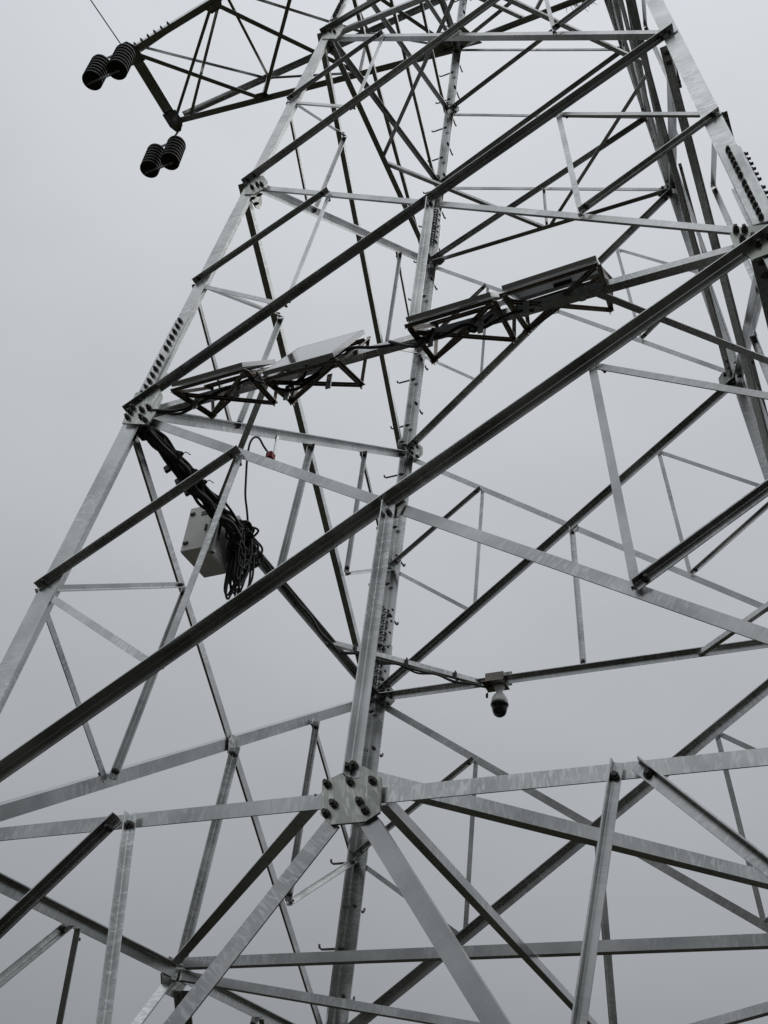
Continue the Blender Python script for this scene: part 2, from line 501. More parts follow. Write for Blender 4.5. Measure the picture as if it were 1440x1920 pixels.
# style: (side, edge) for rising-right and falling-right members of every face
STYLE = {'F': (('out', 'top'), ('in', 'top')),
         'K': (('in', 'top'), ('out', 'top')),
         'S': (('in', 'top'), ('out', 'bot')),
         'T': (('in', 'top'), ('in', 'top'))}
XP = {}
for fc in 'FKST':
    p_, q_ = LEGS_OF[fc]; n = NRM[fc]
    for i in range(len(Z) - 1):
        P0, P1, Q0, Q1 = leg_pt(p_, Z[i]), leg_pt(p_, Z[i + 1]), leg_pt(q_, Z[i]), leg_pt(q_, Z[i + 1])
        X = cross_pt(P0, Q1, P1, Q0); XP[fc, i] = X
        up, dn = STYLE[fc]
        if fc == 'S' and i == 0: up, dn = ('out', 'top'), ('out', 'top')
        if fc == 'F' and i >= 2: dn = ('in', 'bot')
        b = DIAG[i] * (FACEF[fc] if i < 3 else 0.9)
        tr = (0.03, 0.03) if i < 3 else (0.02, 0.02)
        # members fixed outside reach over the leg, members fixed inside stop at the leg's flange
        tu = (-0.01, 0.02) if up[0] == 'out' else (0.06, 0.06)
        td = (-0.01, 0.02) if dn[0] == 'out' else (0.06, 0.06)
        if fc == 'S' and i == 0: td = (0.05, 0.05)
        nb = 2 if i < 3 else 1
        angle('diagonal_brace', P0, Q1, n, b, side=up[0], edge=up[1], parent=tower, trim=tu, bolts=(nb, nb))
        angle('diagonal_brace', P1, Q0, n, b * (1.0 if fc == 'F' else 0.72 if (fc == 'S' and i == 0) else 0.85), side=dn[0], edge=dn[1], parent=tower, trim=td, bolts=(nb, nb), shift=(b * 1.05 if fc == 'T' else 0.0))
        # crossing plate
        if i < 3:
            e1 = (Q1 - P0).normalized(); e2 = V((0, 0, 1)); e2 = (e2 - n * e2.dot(n)).normalized(); e1 = n.cross(e2)
            s = 0.05 if i else 0.06
            plate('gusset_plate', [X + e1 * s * 0.6 - e2 * s * 1.3, X + e1 * s - e2 * s * .1, X + e1 * s * .5 + e2 * s * .7, X - e1 * s * .5 + e2 * s * .7, X - e1 * s - e2 * s * .1, X - e1 * s * 0.6 - e2 * s * 1.3], n, 0.006, -0.0095, tower)
        if i > 2: continue
        # secondary bracing: leg node halfway up the panel to the quarter points of both diagonals
        rb = REDU[i]
        zm = (Z[i] + Z[i + 1]) / 2
        for leg, top, low, left in ((p_, P1, P0, True), (q_, Q1, Q0, False)):
            node = leg_pt(leg, zm)
            qu = top.lerp(X, 0.5)      # on the diagonal that starts at the upper joint of this leg
            ql = low.lerp(X, 0.5)
            if fc == 'F':
                dark = ('out', 'top'); light = ('gap', 'top'); vert = ('gap', 'top')
            elif fc == 'K':
                dark = ('in', 'top'); light = ('out', 'top'); vert = ('out', 'top')
            else:
                dark = ('in', 'bot'); light = ('out', 'top'); vert = ('in', 'top')
            s_u, s_l = (dark, light) if left else (light, dark)
            def tri(a, c, st, inv=False):
                tt = (0.0, 0.0) if st[0] == 'out' else (0.03, 0.012)
                sh = 0.0
                angle('lattice_strut', a, c, n, rb, side=st[0], edge=st[1], parent=tower, trim=tt, bolts=(1, 1), shift=sh)
            tri(node, qu, s_u); tri(node, ql, s_l)
            angle('lattice_strut', qu, ql, n, rb, side=vert[0], edge=vert[1], parent=tower, ref=V((-1, 0.4, 0)), trim=(0.015, 0.015), bolts=(1, 1))
    # horizontals
    def H(i, b, side, edge, halves=False, name='horizontal_beam'):
        a, c = leg_pt(p_, Z[i]), leg_pt(q_, Z[i])
        if halves:
            m = (a + c) / 2
            angle(name, a, m, n, b, side=side, edge=edge, parent=tower, trim=(0.04, 0.03), bolts=(2, 0))
            angle(name, m, c, n, b, side=side, edge=edge, parent=tower, trim=(0.03, 0.04), bolts=(0, 2))
        else:
            angle(name, a, c, n, b, side=side, edge=edge, parent=tower, trim=(0.05, 0.05), bolts=(2, 2))
    if fc == 'F':
        H(0, 0.053, 'in', 'top', True); H(1, 0.044, 'in', 'bot'); H(3, 0.046, 'in', 'bot'); H(6, 0.06, 'in', 'bot')
    elif fc == 'K':
        H(0, 0.052, 'in', 'top', True); H(1, 0.052, 'in', 'top'); H(3, 0.05, 'in', 'bot'); H(6, 0.085, 'in', 'bot')
    elif fc == 'S':
        H(0, 0.056, 'in', 'top', True); H(1, 0.056, 'in', 'top'); H(3, 0.055, 'in', 'bot'); H(6, 0.085, 'in', 'bot')
    else:
        H(0, 0.056, 'in', 'top', True); H(1, 0.056, 'in', 'top'); H(3, 0.055, 'in', 'bot'); H(6, 0.085, 'in', 'bot')
    H(9, 0.05, 'in', 'bot')
    # hangers from the crossings to the horizontals below
    for i, b in ((0, 0.044), (1, 0.040), (3, 0.028)):
        a = leg_pt(p_, Z[i]); c = leg_pt(q_, Z[i]); m = (a + c) / 2
        st = 'out' if fc == 'F' else 'gap'
        if i == 3 and fc in 'FST': continue
        angle('hanger', XP[fc, i], m, n, b, side=st, edge='top', parent=tower, ref=V((-1, 0.5, 0)), trim=(0.02, 0.03 if i else 0.055), bolts=(1, 1), shift=0.006 if fc == 'F' else 0)
    # splayed bottom panel: two braces from mid beam to the feet, struts between
    a0, c0 = leg_pt(p_, 0), leg_pt(q_, 0); m = (a0 + c0) / 2
    for leg, top in ((p_, a0), (q_, c0)):
        foot = leg_pt(leg, ZFOOT)
        side = 'gap'
        angle('knee_brace', m, foot, n, 0.060, side='gap', edge='top', parent=tower, trim=(0.10, 0.05), bolts=(0, 2), ref=V((0, 0, 1)))
        h = m.lerp(top, 0.475)
        kn = m.lerp(foot, 0.315)
        lg = leg_pt(leg, -0.60)
        rising = (leg == p_)
        if fc == 'F':
            angle('lattice_strut', lg, h, n, 0.036, side='out', edge='top', parent=tower, trim=(0, 0.0 if rising else 0.0), bolts=(1, 1))
            angle('lattice_strut', h.lerp(m, 0.06), kn, n, 0.032, side='out', edge='top', parent=tower, ref=V((-1, 0, 0)), trim=(-0.015, 0.0), bolts=(1, 1))
        else:
            angle('lattice_strut', lg, h, n, 0.036, side='in', edge='bot', parent=tower, trim=(0.02, 0.02), bolts=(1, 1))
            angle('lattice_strut', h.lerp(m, 0.06), kn, n, 0.034, side='in', edge='top', parent=tower, ref=V((-1, 0, 0)), trim=(0.02, 0.02), bolts=(1, 1))
        angle('lattice_strut', kn, lg, n, 0.046, side='in', edge='top', parent=tower, trim=(0.02, 0.02))
        angle('lattice_strut', m.lerp(foot, 0.68), lg, n, 0.046, side='in', edge='top', parent=tower, trim=(0.02, 0.02))

# gusset plates --------------------------------------------------------
p0F = leg_pt('A', 0)
def pxF(x, y): return on_plane(x, y, NRM['F'], p0F)
# centre plate of the front beam
mp_ = plate('gusset_plate', [pxF(*q) for q in ((607, 1470), (650, 1449), (676, 1438), (688, 1441), (717, 1461), (714, 1526), (688, 1543), (622, 1549), (603, 1530))], NRM['F'], 0.010, 0.0012, tower)
for q in ((617, 1474), (660, 1446), (660, 1470), (702, 1468), (629, 1511), (678, 1507), (688, 1523), (615, 1529)):
    BOLTS.append((bolt_matrix(pxF(*q) + NRM['F'] * (0.011 if q != (660, 1446) else 0.022), NRM['F'], 0.86), mp_))
# left joint
mp_ = plate('gusset_plate', [pxF(*q) for q in ((258, 742), (300, 728), (309, 747), (299, 775), (281, 801), (233, 799))], NRM['F'], 0.010, 0.0125, tower)
for q in ((254, 771), (249, 779), (244, 789), (271, 775), (284, 771), (270, 789), (277, 794)):
    BOLTS.append((bolt_matrix(pxF(*q) + NRM['F'] * 0.0225, NRM['F'], 0.95), mp_))
# right joint
mp_ = plate('gusset_plate', [pxF(*q) for q in ((1369, 444), (1379, 431), (1441, 424), (1470, 440), (1484, 500), (1440, 480), (1412, 490), (1377, 467))], NRM['F'], 0.010, 0.0008, tower)
for q in ((1381, 436), (1397, 436), (1393, 454), (1413, 451)):
    BOLTS.append((bolt_matrix(pxF(*q) + NRM['F'] * 0.011, NRM['F'], 0.98), mp_))
# second left joint
mp_ = plate('gusset_plate', [pxF(*q) for q in ((468, 338), (494, 331), (503, 342), (500, 353), (478, 366), (458, 366))], NRM['F'], 0.008, 0.0008, tower)
for q in ((484, 349), (492, 349), (474, 354)):
    BOLTS.append((bolt_matrix(pxF(*q) + NRM['F'] * 0.009, NRM['F'], 0.9), mp_))
mp_ = plate('gusset_plate', [pxF(*q) for q in ((612, 48), (640, 40), (646, 52), (640, 62), (630, 74), (604, 74))], NRM['F'], 0.008, 0.0008, tower)
for q in ((610, 62), (620, 60), (628, 62), (614, 54)):
    BOLTS.append((bolt_matrix(pxF(*q) + NRM['F'] * 0.009, NRM['F'], 0.9), mp_))
# plain joint plates on the other faces
for fc in 'KST':
    p_, q_ = LEGS_OF[fc]; n = NRM[fc]
    for i in range(0, 7):
        for leg, oth in ((p_, q_), (q_, p_)):
            c = leg_pt(leg, Z[i]); inw = (leg_pt(oth, Z[i]) - c).normalized(); up_ = n.cross(inw)
            if up_.z < 0: up_ = -up_
            s = 0.80 if i < 4 else 0.66
            pl = plate('gusset_plate', [c + inw * 0.06 - up_ * 0.10 * s, c + inw * 0.19 * s - up_ * 0.10 * s, c + inw * 0.24 * s - up_ * 0.05 * s, c + inw * 0.24 * s + up_ * 0.04 * s, c + inw * 0.20 * s + up_ * 0.10 * s, c + inw * 0.06 + up_ * 0.13 * s], n, 0.007, -(TLEG + 0.0078), tower)
            for k in range(3):
                BOLTS.append((bolt_matrix(c + inw * 0.085 + up_ * (k - 1) * 0.06 - n * (TLEG + 0.008), -n, 0.85), leg_at(leg, Z[i])))
            for k in (-1, 1):
                BOLTS.append((bolt_matrix(c + inw * 0.17 * s + up_ * 0.055 * k - n * (TLEG + 0.008), -n, 0.85), pl))
    a = leg_pt(p_, 0); c = leg_pt(q_, 0); m = (a + c) / 2; hh = (c - a).normalized()
    up_ = n.cross(hh); up_ = up_ if up_.z > 0 else -up_
    plate('gusset_plate', [m - hh * 0.12 - up_ * .03, m - hh * .07 - up_ * .11, m + hh * .07 - up_ * .11, m + hh * .12 - up_ * .03, m + hh * .09 + up_ * .06, m - hh * .09 + up_ * .06], n, 0.008, -0.0098, tower)

# horizontal diaphragms --------------------------------------------------
UPZ = V((0, 0, 1))
def mid(a, b, z): return (leg_pt(a, z) + leg_pt(b, z)) / 2
def plan(P, Q, b, dz=0.0, name='plan_brace', edge='top', ref=V((0.2, -1, 0)), trim=(0.04, 0.04)):
    o = V((0, 0, dz))
    return angle(name, P + o, Q + o, UPZ, b, side='out', edge=edge, parent=tower, ref=ref, trim=trim, bolts=(0, 0))
mF, mK, mS, mT = mid('A', 'B', 0), mid('C', 'D', 0), mid('A', 'C', 0), mid('B', 'D', 0)
plan(mF + V((-0.10, 0, 0.02)), mS + V((0, -0.03, 0.02)), 0.050, -0.0, edge='bot'); plan(mF + V((0.03, 0, 0.03)), mT, 0.048, 0.0); plan(mS, mK, 0.046, -0.035); plan(mT, mK, 0.046, -0.03)
plan(mS, mT, 0.050, 0.015, trim=(0.06, 0.06)); plan(mF + V((0.09, 0, 0.0)), mK, 0.038, -0.03)
# level 1: corner braces
z1 = Z[1]
def along(a, b, z, f): return leg_pt(a, z).lerp(leg_pt(b, z), f)
plan(along('A', 'B', z1, 0.26), along('A', 'C', z1, 0.27), 0.034, -0.03, edge='bot')
plan(along('A', 'B', z1, 0.75), along('B', 'D', z1, 0.25), 0.036, -0.03, edge='bot')
arm_cam = plan(along('A', 'C', z1, 0.735), along('C', 'D', z1, 0.27), 0.038, -0.01)
plan(along('B', 'D', z1, 0.75), along('C', 'D', z1, 0.735), 0.036, -0.03)
# level 3: diamond
z3 = Z[3]
for a, b, ed in ((mid('A', 'B', z3), mid('A', 'C', z3), 'bot'), (mid('A', 'C', z3), mid('C', 'D', z3), 'top'), (mid('C', 'D', z3), mid('B', 'D', z3), 'bot'), (mid('B', 'D', z3), mid('A', 'B', z3), 'top')):
    plan(a, b, 0.036, -0.03, edge=ed)
# level 6: diamond and cross tie under the arms
z6 = Z[6]
for a, b in ((mid('A', 'B', z6), mid('A', 'C', z6)), (mid('A', 'C', z6), mid('C', 'D', z6)), (mid('C', 'D', z6), mid('B', 'D', z6)), (mid('B', 'D', z6), mid('A', 'B', z6))):
    plan(a, b, 0.045, -0.03)
plan(leg_pt('A', z6), leg_pt('D', z6), 0.05, -0.045); 

# cross-arms ----------------------------------------------------------------
def arm(sg):
    la, lc = ('A', 'C') if sg < 0 else ('B', 'D')
    T1 = G(sg * 2.70, -0.283, z6); T2 = G(sg * 2.70, 0.283, z6)
    A6, C6 = leg_pt(la, z6), leg_pt(lc, z6)
    z7 = Z[7]
    A7, C7 = leg_pt(la, z7), leg_pt(lc, z7)
    def ch(P, Q, b, name='crossarm_brace', n=UPZ, dz=0.0, tr=(0.03, 0.03), edge='top', ref=V((0.3, 1, 0)), side='out'):
        return angle(name, P + V((0, 0, dz)), Q + V((0, 0, dz)), n, b, side=side, edge=edge, parent=tower, trim=tr, ref=ref)
    ch(A6, T1, 0.085, 'crossarm_chord', tr=(0.0, -0.04), ref=V((0, -1, 0))); ch(C6, T2, 0.085, 'crossarm_chord', tr=(0.0, 0.0), ref=V((0, 1, 0)))
    nf = (T1 - A6).cross(A7 - A6).normalized(); nf = nf if nf.y < 0 else -nf
    nb = (T2 - C6).cross(C7 - C6).normalized(); nb = nb if nb.y > 0 else -nb
    ch(A7, T1, 0.07, 'crossarm_chord', n=nf, ref=UPZ, side='gap'); ch(C7, T2, 0.07, 'crossarm_chord', n=nb, ref=UPZ, side='gap', tr=(0.03, 0.16))
    # end beam: back to back angles
    ch(T1, T2, 0.165, 'crossarm_end_beam', dz=0.005, tr=(-0.06, -0.10), ref=V((sg, 0, 0)))
    # bottom bracing
    n1 = T1.lerp(A6, 0.335); n2 = T2.lerp(C6, 0.335); r1 = T1.lerp(A6, 0.68); r2 = T2.lerp(C6, 0.68)
    ch(T1, n2, 0.058, dz=-0.014); ch(n2, r1, 0.05, dz=-0.014); ch(n1, r2, 0.06, dz=-0.014); ch(r1, C6, 0.05, dz=-0.014)
    ch(T2, n1, 0.042, dz=-0.02)
    # web of the two side faces
    for T, Lo, Hi, nn in ((T1, A6, A7, nf), (T2, C6, C7, nb)):
        q1, q2 = T.lerp(Lo, 0.335), T.lerp(Lo, 0.68)
        h1, h2 = T.lerp(Hi, 0.335), T.lerp(Hi, 0.68)
        for a, b in ((q1, h1), (h1, q2), (q2, h2), (h2, Lo)):
            ch(a, b, 0.036, n=nn, side='in', ref=V((sg, 0, 0.3)))
    h1a, h1b = T1.lerp(A7, 0.335), T2.lerp(C7, 0.335)
    h2a, h2b = T1.lerp(A7, 0.68), T2.lerp(C7, 0.68)
    ch(h1a, h1b, 0.04); ch(h2a, h2b, 0.04); ch(T1.lerp(A7, 0.03), h1b, 0.04); ch(h1a, h2b, 0.04); ch(h2a, C7, 0.04)
    ch(T2.lerp(C6, 0.06), h1a, 0.042, dz=0.0)
    # plates
    for c, s, k in ((n1, 0.15, -1), (n2, 0.13, 1), (A6, 0.34, -1), (C6, 0.36, 1)):
        d = (T1 - A6).normalized() if k < 0 else (T2 - C6).normalized()
        e = V((0, -k, 0))
        plate('gusset_plate', [c - d * s, c + d * s, c + d * s * .55 + e * s * .75, c - d * s * .55 + e * s * .75], UPZ, 0.008, -0.010, tower)
    for c, k in ((T1, -1), (T2, 1)):
        e = V((0, k, 0)); f = V((sg, 0, 0))
        plate('hanger_plate', [c - f * .12 - e * .16, c + f * .10 - e * .16, c + f * .10 + e * .04, c + f * .05 + e * .15, c - f * .02 + e * .15, c - f * .12 + e * .04], UPZ, 0.012, -0.014, tower)
    for k in range(6):
        p = T1.lerp(A6, 0.02 + 0.028 * k)
        BOLTS.append((bolt_matrix(p + V((0, -0.045, 0.045)), (0, -1, 0.2), 1.1), tower))
    return T1, T2
T1, T2 = arm(-1)
arm(1)

# footings
for n in 'ABCD':
    c = leg_pt(n, -1.5)
    me = lathe_mesh([(0.42, -0.35), (0.40, 0.02), (0.36, 0.10), (0.355, 0.12)], 24, False)
    link_mesh('footing', me, M['concrete'], tower, Matrix.Translation(V((c.x, c.y, 0.0))))

# bolts: the nearest 300 as parts, the rest as one part -------------------
BOLTS.sort(key=lambda b: (b[0].translation - CAM).length)
near, far = BOLTS[:300], BOLTS[300:]
for mw, par in near:
    link_mesh('bolt', BOLT, None, par, mw)
vs, fs = [], []
for mw, par in far:
    o = len(vs)
    vs += [tuple(mw @ v.co) for v in BOLT.vertices]
    fs += [tuple(o + i for i in p.vertices) for p in BOLT.polygons]
me = pydata(vs, fs)
fb = link_mesh('far_bolts', me, M['bolt'], tower); fb['kind'] = 'stuff'

# ------------------------------------------------------------------ solar panels on their racks
BEAMY = -0.9015 * W
def solar(FL, FR, back, feet, label):
    """FL, FR: front lower corners; back: vector from the front edge to the raised back edge"""
    FL, FR, back = V(FL), V(FR), V(back)
    BL, BR = FL + back, FR + back
    x = (FR - FL).normalized(); y = (back - x * back.dot(x)).normalized(); n = x.cross(y)
    if n.z < 0: n = -n
    L, D = (FR - FL).length, back.length
    LB, RB = [on_plane(f[0], f[1], V((0, 1, 0)), BL) for f in feet]     # feet of the back posts
    root = thing('solar_panel', label, 'solar panel', (FL + FR) / 2, 'solar panels on racks along the beam')
    c = (FL + FR) / 2 + back / 2
    fr = Matrix((x, y, n)).transposed().to_4x4()
    def slab(name, off, sx_, sy_, sz_, mat, at=(0, 0)):
        m = fr.copy(); m.translation = c + x * at[0] + y * at[1] + n * off
        return link_mesh(name, box_mesh(sx_, sy_, sz_, 0.0), M[mat], root, m)
    slab('glass', 0.021, L - 0.030, D - 0.030, 0.004, 'glass')
    slab('backsheet', 0.016, L - 0.028, D - 0.028, 0.004, 'backsheet')
    jb = slab('junction_box', 0.006, 0.09, 0.06, 0.022, 'cable', (0.02, D * 0.28))
    for k in (-1, 1):
        slab('frame_rail', 0.0115, L, 0.014, 0.023, 'alu', (0, k * (D / 2 - 0.007)))
        slab('frame_rail', 0.0115, 0.014, D - 0.030, 0.023, 'alu', (k * (L / 2 - 0.007), 0))
    def bar(name, P, Q, b=0.028, nn=None, edge='top'):
        u = (Q - P).normalized()
        nn = nn or V((0, -1, 0))
        if abs(u.dot(nn)) > 0.9: nn = V((0, 0, 1))
        return angle(name, P, Q, nn, b, t=0.004, side='out', edge=edge, parent=root, mat='rack', trim=(-0.01, -0.01))
    dn_ = -n * 0.034
    for a, b, cc in ((FL + dn_, BL + dn_, LB), (FR + dn_, BR + dn_, RB)):
        bar('rack_side', a, b, 0.018, V((1, 0, 0))); bar('rack_base', a, cc, 0.022, V((1, 0, 0))); bar('rack_post', cc, b, 0.020, V((1, 0, 0)))
    bar('rack_rail', FL + dn_ * .8, FR + dn_ * .8, 0.015); bar('rack_rail', BL.lerp(FL, .12) + dn_, BR.lerp(FR, .12) + dn_, 0.018)
    bar('rack_brace', LB, FR.lerp(RB, .15), 0.019); bar('rack_brace', RB, FL.lerp(LB, .28), 0.017)
    bar('rack_brace', LB, FR.lerp(BR, .55) + dn_, 0.016)
    # clamp to the tower beam
    m = Matrix.Translation(V(((FL.x * .8 + FR.x * .2), BEAMY - 0.035, FL.z - 0.03)))
    link_mesh('clamp', box_mesh(0.028, 0.010, 0.10, 0.002), M['steel'], root, m)
    m = Matrix.Translation(V(((FL.x * .2 + FR.x * .8), BEAMY - 0.035, FL.z - 0.03)))
    link_mesh('clamp', box_mesh(0.028, 0.010, 0.10, 0.002), M['steel'], root, m)
    return root, (LB, RB, FL, FR)
yb = BEAMY - 0.15
s1, k1 = solar((-1.31, yb, 5.215), (-0.88, yb, 5.215), (0, 0.27, 0.31), ((398, 784), (512, 758)), 'leftmost solar panel, seen edge-on beside the left leg')
s2, k2 = solar((-0.74, yb, 5.095), (-0.35, yb, 5.09), (0.01, 0.26, 0.46), ((548, 757), (675, 725)), 'steeply tilted solar panel whose pale glass side faces the viewer')
s3, k3 = solar((0.02, yb, 5.20), (0.44, yb, 5.21), (0, 0.33, 0.40), ((813, 680), (960, 640)), 'third solar panel from the left, just right of the central leg')
s4, k4 = solar((0.49, yb, 5.23), (0.93, yb, 5.255), (0, 0.36, 0.35), ((988, 625), (1142, 585)), 'rightmost solar panel, showing its grey underside')

# ------------------------------------------------------------------ control box
XB = -0.9 * W
box = thing('control_box', 'white metal control box hung on the dark beam by the left leg', 'box', (XB - 0.08, -0.62, 5.05))
bc = V((XB - 0.108, -0.63, 5.215)); bs = (0.185, 0.28, 0.35)
body = link_mesh('body', box_mesh(*bs, 0.006), M['box'], box, Matrix.Translation(bc))
dm = Matrix.Translation(bc + V((0, -bs[1] / 2 - 0.005, 0)))
door = link_mesh('door', box_mesh(bs[0] - 0.006, 0.010, bs[2] - 0.006, 0.003), M['box'], box, dm)
for k in (-1, 1):
    link_mesh('hinge', box_mesh(0.035, 0.016, 0.020, 0.003), M['bolt'], door, Matrix.Translation(bc + V((-0.060, -bs[1] / 2 - 0.016, k * 0.115))))
link_mesh('nameplate', box_mesh(0.055, 0.004, 0.032, 0.0), M['label'], door, Matrix.Translation(bc + V((0.035, -bs[1] / 2 - 0.0125, 0.105))))
link_mesh('latch', box_mesh(0.012, 0.014, 0.05, 0.002), M['bolt'], door, Matrix.Translation(bc + V((0.066, -bs[1] / 2 - 0.014, -0.02))))
for k in (-1, 1):
    link_mesh('bracket', box_mesh(0.03, 0.03, 0.42, 0.002), M['steel'], box, Matrix.Translation(bc + V((bs[0] / 2 + 0.016, k * 0.09, 0.03))))

# ------------------------------------------------------------------ cables
def cable(pts, r=0.007, n=6):
    return tube_mesh(smooth_path(pts, n), r, 7)
zb1 = 1.297 * W + H0
def S_(y, dz=0.0, dx=0.0): return V((XB + 0.05 + dx, y, zb1 + dz))
# bundle running along the left beam
bundle = thing('cable_bundle', 'thick bundle of black cables strapped along the dark beam below the left leg', 'cables', S_(-1.55, -0.05))
for k in range(16):
    rnd = random.Random(k)
    off = V((rnd.uniform(-0.015, 0.055), 0, rnd.uniform(-0.065, 0.02)))
    pts = []
    for j in range(9):
        y = -1.62 + j * 0.125
        pts.append(S_(y, -0.03) + off * (0.55 + 0.45 * min(1.0, j / 4)) + V((rnd.uniform(-.018, .018), 0, rnd.uniform(-.02, .02))))
    link_mesh('cable', cable(pts, rnd.uniform(0.008, 0.015)), M['cable'], bundle)
for y, sx_ in ((-1.28, -1), (-1.20, 1), (-1.10, 1), (-1.06, -1), (-1.16, -1), (-1.36, 1)):
    me = box_mesh(0.085, 0.022, 0.05, 0.003)
    link_mesh('cable_clip', me, M['cable'], bundle, Matrix.Translation(S_(y, -0.035, 0.045 * sx_)) @ Matrix.Rotation(0.5 * sx_, 4, 'Y'))
    link_mesh('cable_tie', tube_mesh([S_(y + .02, -0.02, 0.05 * sx_), S_(y + .03, 0.0, 0.085 * sx_), S_(y + .05, -0.012, 0.105 * sx_)], 0.003, 5), M['cable'], bundle)
# coil hanging off the box
coil = thing('cable_coil', 'tangled coil of spare black cable hanging beside the white control box', 'cables', (XB + 0.06, -0.50, 5.1))
for k in range(15):
    rnd = random.Random(100 + k)
    cy = -0.50 + rnd.uniform(-0.06, 0.05); cz = zb1 - 0.02 + rnd.uniform(-0.05, 0.03)
    ry = rnd.uniform(0.07, 0.14); rz = rnd.uniform(0.08, 0.15)
    ph = rnd.uniform(0, 6.28)
    pts = []
    for j in range(13):
        a = ph + j * 2 * math.pi / 12
        pts.append(V((XB + 0.04 + rnd.uniform(-0.02, 0.07), cy + ry * math.cos(a), cz - 0.03 + rz * math.sin(a))))
    link_mesh('loop', cable(pts, 0.008, 5), M['cable'], coil)
for k in range(18):
    rnd = random.Random(300 + k)
    y0 = -0.46 + rnd.uniform(-0.09, 0.06); w = rnd.uniform(0.02, 0.06); h = rnd.uniform(0.22, 0.42); xo = rnd.uniform(-0.01, 0.10)
    zt = zb1 + rnd.uniform(-0.12, 0.0)
    pts = [V((XB + xo, y0 - w, zt)), V((XB + xo + .01, y0 - w * 1.2, zt - h * .5)), V((XB + xo, y0 - w * .7, zt - h * .9)), V((XB + xo, y0, zt - h)),
           V((XB + xo, y0 + w * .7, zt - h * .9)), V((XB + xo + .012, y0 + w * 1.2, zt - h * .5)), V((XB + xo, y0 + w, zt))]
    link_mesh('loop', cable(pts, 0.0075, 5), M['cable'], coil)
# onwards to the camera
run = thing('camera_cable', 'thin black cable tied along the beam and bracket out to the dome camera', 'cable', S_(0.0, 0))
for k in range(2):
    rnd = random.Random(500 + k)
    pts = [S_(-0.35 + j * 0.18, -0.05 - 0.01 * k, 0.045) + V((rnd.uniform(-.012, .012), 0, rnd.uniform(-.02, .015))) for j in range(7)]
    e0, e1 = along('A', 'C', z1, 0.735), along('C', 'D', z1, 0.27)
    for j in range(1, 9):
        sag = -0.02 - 0.035 * math.sin(math.pi * j / 2.0) ** 2 * (0.4 + 0.6 * k) * rnd.uniform(.6, 1.3)
        pts.append(e0.lerp(e1, j / 8.5) + V((0.0, -0.05, -0.02 + sag)))
    pts.append(e1 + V((0.05, -0.08, -0.07))); pts.append(e1 + V((0.12, -0.05, -0.02)))
    link_mesh('cable', cable(pts, 0.008), M['cable'], run)
for f in (0.2, 0.52, 0.83):
    c = e0.lerp(e1, f) + V((0, -0.02, 0.0))
    link_mesh('cable_tie', box_mesh(0.008, 0.075, 0.075, 0.003), M['cable'], run, Matrix.Translation(c))
# jumper cables between the racks
jump = thing('panel_cable', 'black cables looping under the solar panel racks along the front beam', 'cables', (0, BEAMY, 5.2))
bz = zb1 - 0.03
def J(pts, r=0.0085): link_mesh('cable', cable([V(p) for p in pts], r), M['cable'], jump)
J([(-1.68, BEAMY + .04, bz - .05), (-1.55, BEAMY - .02, bz - .03), (-1.35, BEAMY - .03, bz - .10), (-1.2, BEAMY - .03, bz - .09), (-1.05, BEAMY - .03, bz - .02)])
J([(-1.68, BEAMY + .05, bz - .07), (-1.5, BEAMY - .01, bz - .05), (-1.32, BEAMY - .02, bz - .12), (-1.1, BEAMY - .04, bz - .06), (-0.9, BEAMY - .04, bz - .02)])
J([(-0.92, BEAMY - .05, bz + .05), (-0.84, BEAMY - .07, bz - .09), (-0.74, BEAMY - .06, bz - .12), (-0.62, BEAMY - .05, bz - .16), (-0.50, BEAMY - .05, bz - .14), (-0.40, BEAMY - .05, bz - .03)])
J([(-0.86, BEAMY - .05, bz + .0), (-0.76, BEAMY - .06, bz - .14), (-0.62, BEAMY - .04, bz - .20), (-0.48, BEAMY - .05, bz - .14), (-0.36, BEAMY - .04, bz - .00), (-0.2, BEAMY - .02, bz - .02), (-0.06, BEAMY - .02, bz - .05), (0.06, BEAMY - .03, bz - .10), (0.14, BEAMY - .02, bz - .06)])
J([(-0.60, BEAMY - .03, bz + .0), (-0.56, BEAMY - .06, bz - .06), (-0.56, BEAMY - .06, bz - .14), (-0.64, BEAMY - .05, bz - .18)])
J([(0.25, BEAMY + .03, bz + .02), (0.31, BEAMY - .0, bz - .08), (0.37, BEAMY - .02, bz - .06), (0.41, BEAMY - .02, bz - .02)])
J([(0.02, BEAMY - .03, bz - .05), (0.15, BEAMY - .03, bz - .09), (0.27, BEAMY - .03, bz - .05), (0.36, BEAMY - .03, bz - .11), (0.50, BEAMY - .03, bz - .06), (0.60, BEAMY + .02, bz - .02)])
J([(-0.12, BEAMY - .03, bz - .02), (0.0, BEAMY - .05, bz - .12), (0.06, BEAMY - .05, bz - .13), (0.12, BEAMY - .04, bz - .03)])

# ------------------------------------------------------------------ small red sensor on its bracket
nS = NRM['S']; pS = leg_pt('A', 0)
def pxS(x, y, d=0.0): return on_plane(x, y, nS, pS - nS * d)
q = pxS(518, 822, 0.02)
sens = thing('red_sensor', 'small red sensor hanging from a flat bracket below the diagonal brace', 'sensor', q)
b0, b1 = pxS(516, 812, 0.03), pxS(518, 862, 0.03)
link_mesh('bracket', box_mesh(0.008, 0.032, (b0 - b1).length, 0.001), M['steel'], sens, Matrix.Translation((b0 + b1) / 2) )
c = pxS(507, 856, 0.035)
link_mesh('body', box_mesh(0.05, 0.062, 0.06, 0.008), M['red'], sens, Matrix.Translation(c))
pts = [pxS(*p, 0.04) for p in ((501, 846), (494, 836), (486, 822), (477, 820), (470, 828), (466, 842), (463, 865), (461, 900), (460, 930), (463, 958), (465, 985))]
link_mesh('cable', cable(pts, 0.0075), M['cable'], sens)

